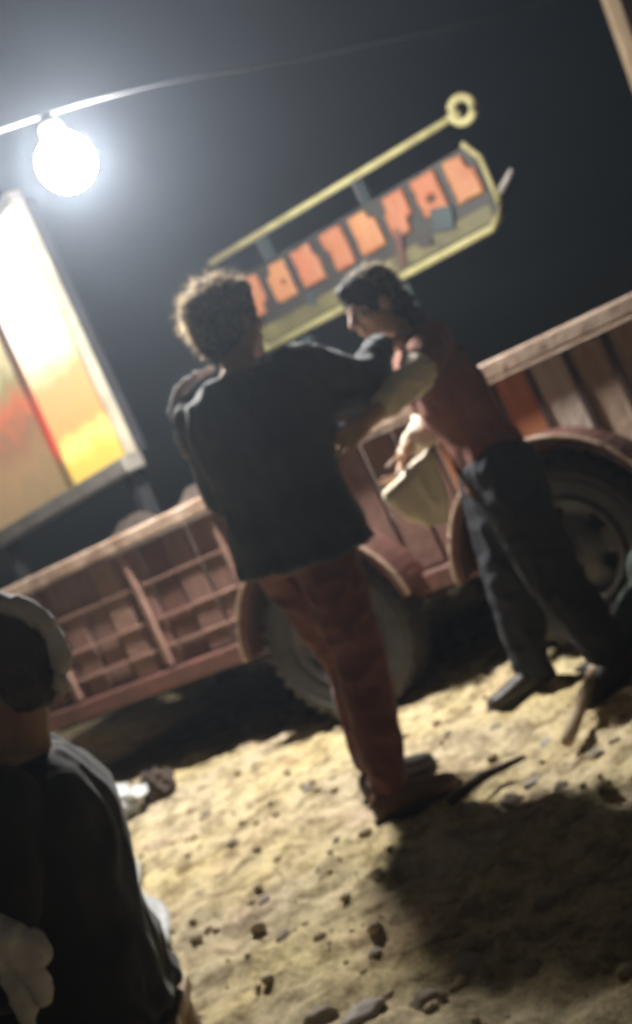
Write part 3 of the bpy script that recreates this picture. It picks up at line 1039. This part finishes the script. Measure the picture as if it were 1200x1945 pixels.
# person in red facing left, arm out to the navy shirt
person('person in faded red shirt and dark trousers facing left with forearm reaching out', dict(
    pelvis=(0.64, 4.40, 0.80), chest=(0.60, 4.39, 1.07), neck=(0.54, 4.38, 1.33), head=(0.468, 4.35, 1.485),
    sh_l=(0.585, 4.23, 1.285), elbow_l=(0.465, 4.02, 1.195), wrist_l=(0.255, 3.87, 1.125),
    sh_r=(0.575, 4.54, 1.285), elbow_r=(0.50, 4.54, 1.03), wrist_r=(0.365, 4.40, 0.985),
    hip_l=(0.645, 4.32, 0.79), knee_l=(0.64, 4.27, 0.42), ankle_l=(0.70, 4.18, 0.085),
    hip_r=(0.635, 4.48, 0.79), knee_r=(0.54, 4.50, 0.42), ankle_r=(0.475, 4.54, 0.085)),
    (-0.93, -0.36, -0.20), V((-0.10, 0, 1)), skin='skinpale', sleeve='short', shirt='redshirt', trousers='darkcloth', shoe='darkshoe', s=0.98, hem=0.03, grow=0.008, hs=1.08, strand=0.03, nstr=2500, longhair=True, leg=1.28, lit_forearm='creamcloth',
    foot_dirs={'l': (-0.7, -0.5, 0), 'r': (-0.95, -0.1, 0)},
    hands={'l': ((-0.93, -0.20, -0.25), (-0.15, 0.9, -0.3), (0.1, 0.2, 1.0), 0.3), 'r': ((-0.55, -0.3, -0.75), (-0.4, 0.2, 0.7), (-0.4, -0.7, 0.2), 1.0)})
# seated figure, lower left
person('person in black jacket with pale headband sitting low in the left foreground', dict(
    pelvis=(-0.78, 2.50, 0.30), chest=(-0.745, 2.49, 0.55), neck=(-0.73, 2.48, 0.79), head=(-0.675, 2.47, 0.945),
    sh_l=(-0.75, 2.31, 0.73), elbow_l=(-0.86, 2.26, 0.46), wrist_l=(-1.06, 2.36, 0.44),
    sh_r=(-0.75, 2.66, 0.73), elbow_r=(-0.86, 2.74, 0.48), wrist_r=(-1.06, 2.66, 0.46),
    hip_l=(-0.80, 2.41, 0.29), knee_l=(-1.17, 2.36, 0.44), ankle_l=(-1.12, 2.36, 0.085),
    hip_r=(-0.80, 2.59, 0.29), knee_r=(-1.17, 2.64, 0.46), ankle_r=(-1.12, 2.64, 0.085)),
    (-0.72, 0.69, -0.15), V((0.12, 0, 1)), skin='skin', hair='brownhair', headband='whitecloth', hs=1.0, nstr=0, sleeve='long', shirt='blackcloth', trousers='blackcloth', shoe='darkshoe', s=1.0, hem=0.05,
    foot_dirs={'l': (-0.97, -0.1, 0), 'r': (-0.97, 0.1, 0)},
    hands={'l': ((-0.9, 0.2, -0.2), (0, 0.2, -0.9), (0, 0.9, 0.2), 0.6), 'r': ((-0.9, -0.2, -0.2), (0, -0.2, -0.9), (0, -0.9, 0.2), 0.6)})
st = empty('low_stool', (-0.79, 2.50, 0))
tag(st, 'low wooden stool under the person in the black jacket', 'stool')
part('seat', st, MT['wood'], ((0, 0, 0.185), (0.28, 0.28, 0.03)))
for a in (-0.11, 0.11):
    for b_ in (-0.11, 0.11):
        part('leg', st, MT['wood'], ((a, b_, 0.08), (0.035, 0.035, 0.178)))

# ------------------------------------------------------------ things carried and lying about
# pale paper bag hanging from the hidden hand
bm = nb()
loft(bm, [(V((0.03, 0, -0.15)), V((0.045, 0, -0.02)), V((0, 0.03, 0))), (V((0.015, 0, -0.06)), V((0.085, 0, 0.0)), V((0, 0.04, 0))), (V((0.0, 0, 0.05)), V((0.105, 0, 0.03)), V((0, 0.03, 0))), (V((0.0, 0, 0.075)), V((0.10, 0, 0.035)), V((0, 0.012, 0)))], 28, 6)
pb = obj('paper_bag', remesh(bm, 0.006, 1, (0.008, 11, (1, 1, 0.6))), MT['creamcloth'], smooth=True, loc=(0.335, 4.33, 0.855))
pb.rotation_euler = (0.35, R_(-4), R_(12))
tag(pb, 'pale beige crumpled bag hanging in front of the faded red shirt', 'bag')

# white cloth bundle in the seated person's lap
bm = nb()
ellipsoid(bm, (0, 0, 0), (0.055, 0.03, 0.045))
ellipsoid(bm, (0.045, 0, -0.035), (0.04, 0.025, 0.03))
ellipsoid(bm, (0.01, -0.005, -0.09), (0.014, 0.02, 0.07))
ellipsoid(bm, (0.045, -0.005, -0.08), (0.012, 0.018, 0.05))
ellipsoid(bm, (-0.04, 0, 0.04), (0.035, 0.025, 0.04))
cb = obj('cloth_bundle', remesh(bm, 0.007, 1, (0.014, 22, (1, 1, 0.6))), MT['whitecloth'], smooth=True, loc=(-0.83, 2.20, 0.53))
tag(cb, 'crumpled white cloth bundle beside the black jacket at left edge', 'cloth')

# crumpled plastic by the trailer's left end
def crumple(loc, rad, m, label, name='plastic_scrap'):
    bm = nb()
    bmesh.ops.create_icosphere(bm, subdivisions=3, radius=1)
    off = V((random.random() * 30, 0, 0))
    for v in bm.verts:
        n = v.co.normalized()
        v.co = n * (1 + 0.5 * noise.noise(n * 2.5 + off) - 0.35 * abs(noise.noise(n * 5 + off)))
        v.co = V((v.co.x * rad[0], v.co.y * rad[1], v.co.z * rad[2]))
    o = obj(name, bm, m, loc=loc)
    tag(o, label, 'plastic scrap', 'scraps by the trailer')
crumple((-1.36, 5.62, 0.07), (0.15, 0.12, 0.08), MT['plastic'], 'large crumpled pale plastic scrap below the trailer left of its wheel')
crumple((-1.18, 5.75, 0.05), (0.09, 0.10, 0.08), MT['soil'], 'dark crumpled scrap on the sand below the trailer')
bm = nb()
n = 40
g = []
for i in range(n + 1):
    t = i / n
    c = V((-1.42, 5.45, 0)).lerp(V((-0.88, 3.45, 0)), t) + V((0.02 * math.sin(t * 17), 0, 0))
    g.append([bm.verts.new((c.x + (k_ - 2) * 0.022, c.y, 0.03 + 0.02 * noise.noise(V((k_ * 0.9, t * 14, 2))) + (0.018 if k_ in (1, 3) else 0))) for k_ in range(5)])
for i in range(n):
    for k_ in range(4):
        bm.faces.new((g[i][k_], g[i][k_ + 1], g[i + 1][k_ + 1], g[i + 1][k_]))
ps = obj('plastic_strip', bm, MT['plastic'], smooth=True)
sm = ps.modifiers.new('thick', 'SOLIDIFY')
sm.thickness = 0.006
tag(ps, 'long pale crinkled plastic strip on the sand beside the black jacket', 'plastic strip')

# white strip added as rim light on the left shoulder of the navy shirt
bm = nb()
tube(bm, [(-0.105, 4.02, 1.485), (-0.165, 4.02, 1.485), (-0.23, 4.03, 1.465), (-0.285, 4.03, 1.405), (-0.300, 4.02, 1.33), (-0.300, 4.01, 1.26)], [0.008, 0.014, 0.018, 0.017, 0.013, 0.006], 12)
sc_ = obj('shoulder_rim', remesh(bm, 0.006, 2, (0.006, 30, (1, 1, 1))), MT['whitecloth'], smooth=True)
tag(sc_, 'narrow white strip added as rim light on the left shoulder of the navy shirt', 'cloth')

# spade lying at the right, dark sack
sp = empty('spade', (0.52, 3.95, 0.0))
tag(sp, 'spade with pale wooden handle lying on sand near the right edge', 'spade')
bm = nb()
tube(bm, [(-0.13, -0.30, 0.035), (0.0, 0.0, 0.05), (0.13, 0.28, 0.075)], 0.020, 10)
obj('handle', bm, MT['wood'], sp, smooth=True)
bm = nb()
loft(bm, [(V((0.12, 0.26, 0.07)), V((0.03, -0.012, 0)), V((0, 0, 0.022))), (V((0.15, 0.33, 0.06)), V((0.09, -0.04, 0)), V((0, 0, 0.010))), (V((0.22, 0.50, 0.035)), V((0.08, -0.035, 0)), V((0, 0, 0.007))), (V((0.26, 0.59, 0.02)), V((0.02, -0.01, 0)), V((0, 0, 0.005)))], 16, 3)
obj('blade', bm, MT['darkmetal'], sp, smooth=True)
bm = nb()
ellipsoid(bm, (0, 0, 0.10), (0.20, 0.16, 0.13))
ellipsoid(bm, (0.05, 0.03, 0.24), (0.11, 0.10, 0.10))
skk = obj('filled_sack', remesh(bm, 0.012, 4, (0.014, 9, (1, 1, 0.7))), MT['sack'], smooth=True, loc=(0.98, 4.42, 0))
tag(skk, 'dark green filled sack on the sand at the right edge', 'sack')

# sticks
def stick(pts, r, label):
    bm = nb()
    tube(bm, pts, r, 7)
    tag(obj('stick', bm, MT['soil'], smooth=True), label, 'stick')
stick([(0.0, 3.62, 0.02), (0.12, 3.66, 0.04), (0.26, 3.70, 0.03)], [0.014, 0.016, 0.008], 'dark stick on the sand just right of the maroon trousers')


# stones one can tell apart
rocks = [rock_mesh(i, 3, random.uniform(0.5, 0.8)) for i in range(6)]
for i, me in enumerate(rocks):
    me.polygons.foreach_set('use_smooth', [True] * len(me.polygons))
    me.materials.append(MT['palestone'] if i % 3 == 0 else MT['stone'])
spots = [(-0.34, 2.58, .06), (-0.20, 2.50, .05), (-0.44, 2.66, .045), (-0.10, 2.62, .04), (0.02, 2.42, .035), (0.16, 3.52, .04), (0.05, 3.58, .045), (0.30, 3.42, .03), (-0.02, 3.46, .028), (0.24, 3.56, .035),
         (-0.26, 3.44, .022), (-0.52, 3.2, .03), (-0.60, 3.6, .028), (-0.36, 3.85, .022), (-0.75, 4.4, .03), (-0.45, 4.6, .025), (0.1, 4.5, .028), (0.25, 4.3, .03), (0.36, 3.9, .03), (0.44, 3.55, .035), (-0.05, 2.9, .03), (-0.3, 2.9, .025), (0.1, 2.75, .035), (-0.9, 5.0, .03)]
for i, (x, y, r) in enumerate(spots):
    o = bpy.data.objects.new('stone', rocks[i % 6])
    C.objects.link(o)
    o.location = (x, y, gz(x, y) + r * 0.05)
    o.rotation_euler = (random.uniform(-.3, .3), random.uniform(-.3, .3), random.uniform(0, 6))
    r *= 0.8
    o.scale = (r, r * random.uniform(0.7, 1.1), r)
    if i in (0, 1, 2, 3, 4):
        lb = 'pale rough stone in the loose row along the bottom edge'
    elif i in (5, 6, 7, 8, 9):
        lb = 'stone on the sand just right of the maroon trousers feet'
    elif x < -0.4:
        lb = 'small stone on lit sand between the black jacket and maroon trousers'
    elif y > 3.8:
        lb = 'small stone on lit sand below the dark trousers near the trailer'
    else:
        lb = 'small stone in the lower middle of the sand'
    tag(o, lb, 'stone', lb.replace('stone', 'stones'))

# crumbs of sand nobody could count
bm = nb()
src = [rock_mesh(20 + i, 1, 0.7) for i in range(5)]
tmpl = [([v.co.copy() for v in m_.vertices], [tuple(p.vertices) for p in m_.polygons]) for m_ in src]
vs, fs = [], []
for i in range(1100):
    y = random.uniform(2.0, 5.6)
    x = random.uniform(-1.3, 1.2)
    if noise.noise(V((x * 1.6, y * 1.6, 5))) + random.uniform(-0.4, 0.4) < -0.05:
        continue
    r = 0.005 + 0.020 * random.random() ** 3
    cv, cf = tmpl[i % 5]
    q = random.uniform(0, 6.28)
    cq, sq = math.cos(q), math.sin(q)
    z = gz(x, y) + r * 0.3
    b0 = len(vs)
    for c in cv:
        vs.append((x + (c.x * cq - c.y * sq) * r, y + (c.x * sq + c.y * cq) * r, z + c.z * r))
    fs.extend([tuple(b0 + k_ for k_ in f_) for f_ in cf])
bm.free()
me = bpy.data.meshes.new('sand_clods')
me.from_pydata(vs, [], fs)
tag(obj('sand_clods', me, MT['clod'], smooth=True), 'loose crumbs of sand scattered over the ground', 'sand clods', None, 'stuff')

# ------------------------------------------------------------ lamp-lit night haze
hz = bpy.data.materials.new('night_haze')
hz.use_nodes = True
t = hz.node_tree
t.nodes.clear()
out = t.nodes.new('ShaderNodeOutputMaterial')
pv = t.nodes.new('ShaderNodeVolumePrincipled')
pv.inputs['Color'].default_value = (0.70, 0.82, 1.0, 1)
pv.inputs['Density'].default_value = 0.005
pv.inputs['Anisotropy'].default_value = 0.7
t.links.new(pv.outputs[0], out.inputs['Volume'])
bm = nb()
box(bm, (0, 0, 2.25), (124, 124, 6.7))
tag(obj('haze', bm, hz), 'thin lamp lit night haze around the whole scene', 'haze', None, 'stuff')
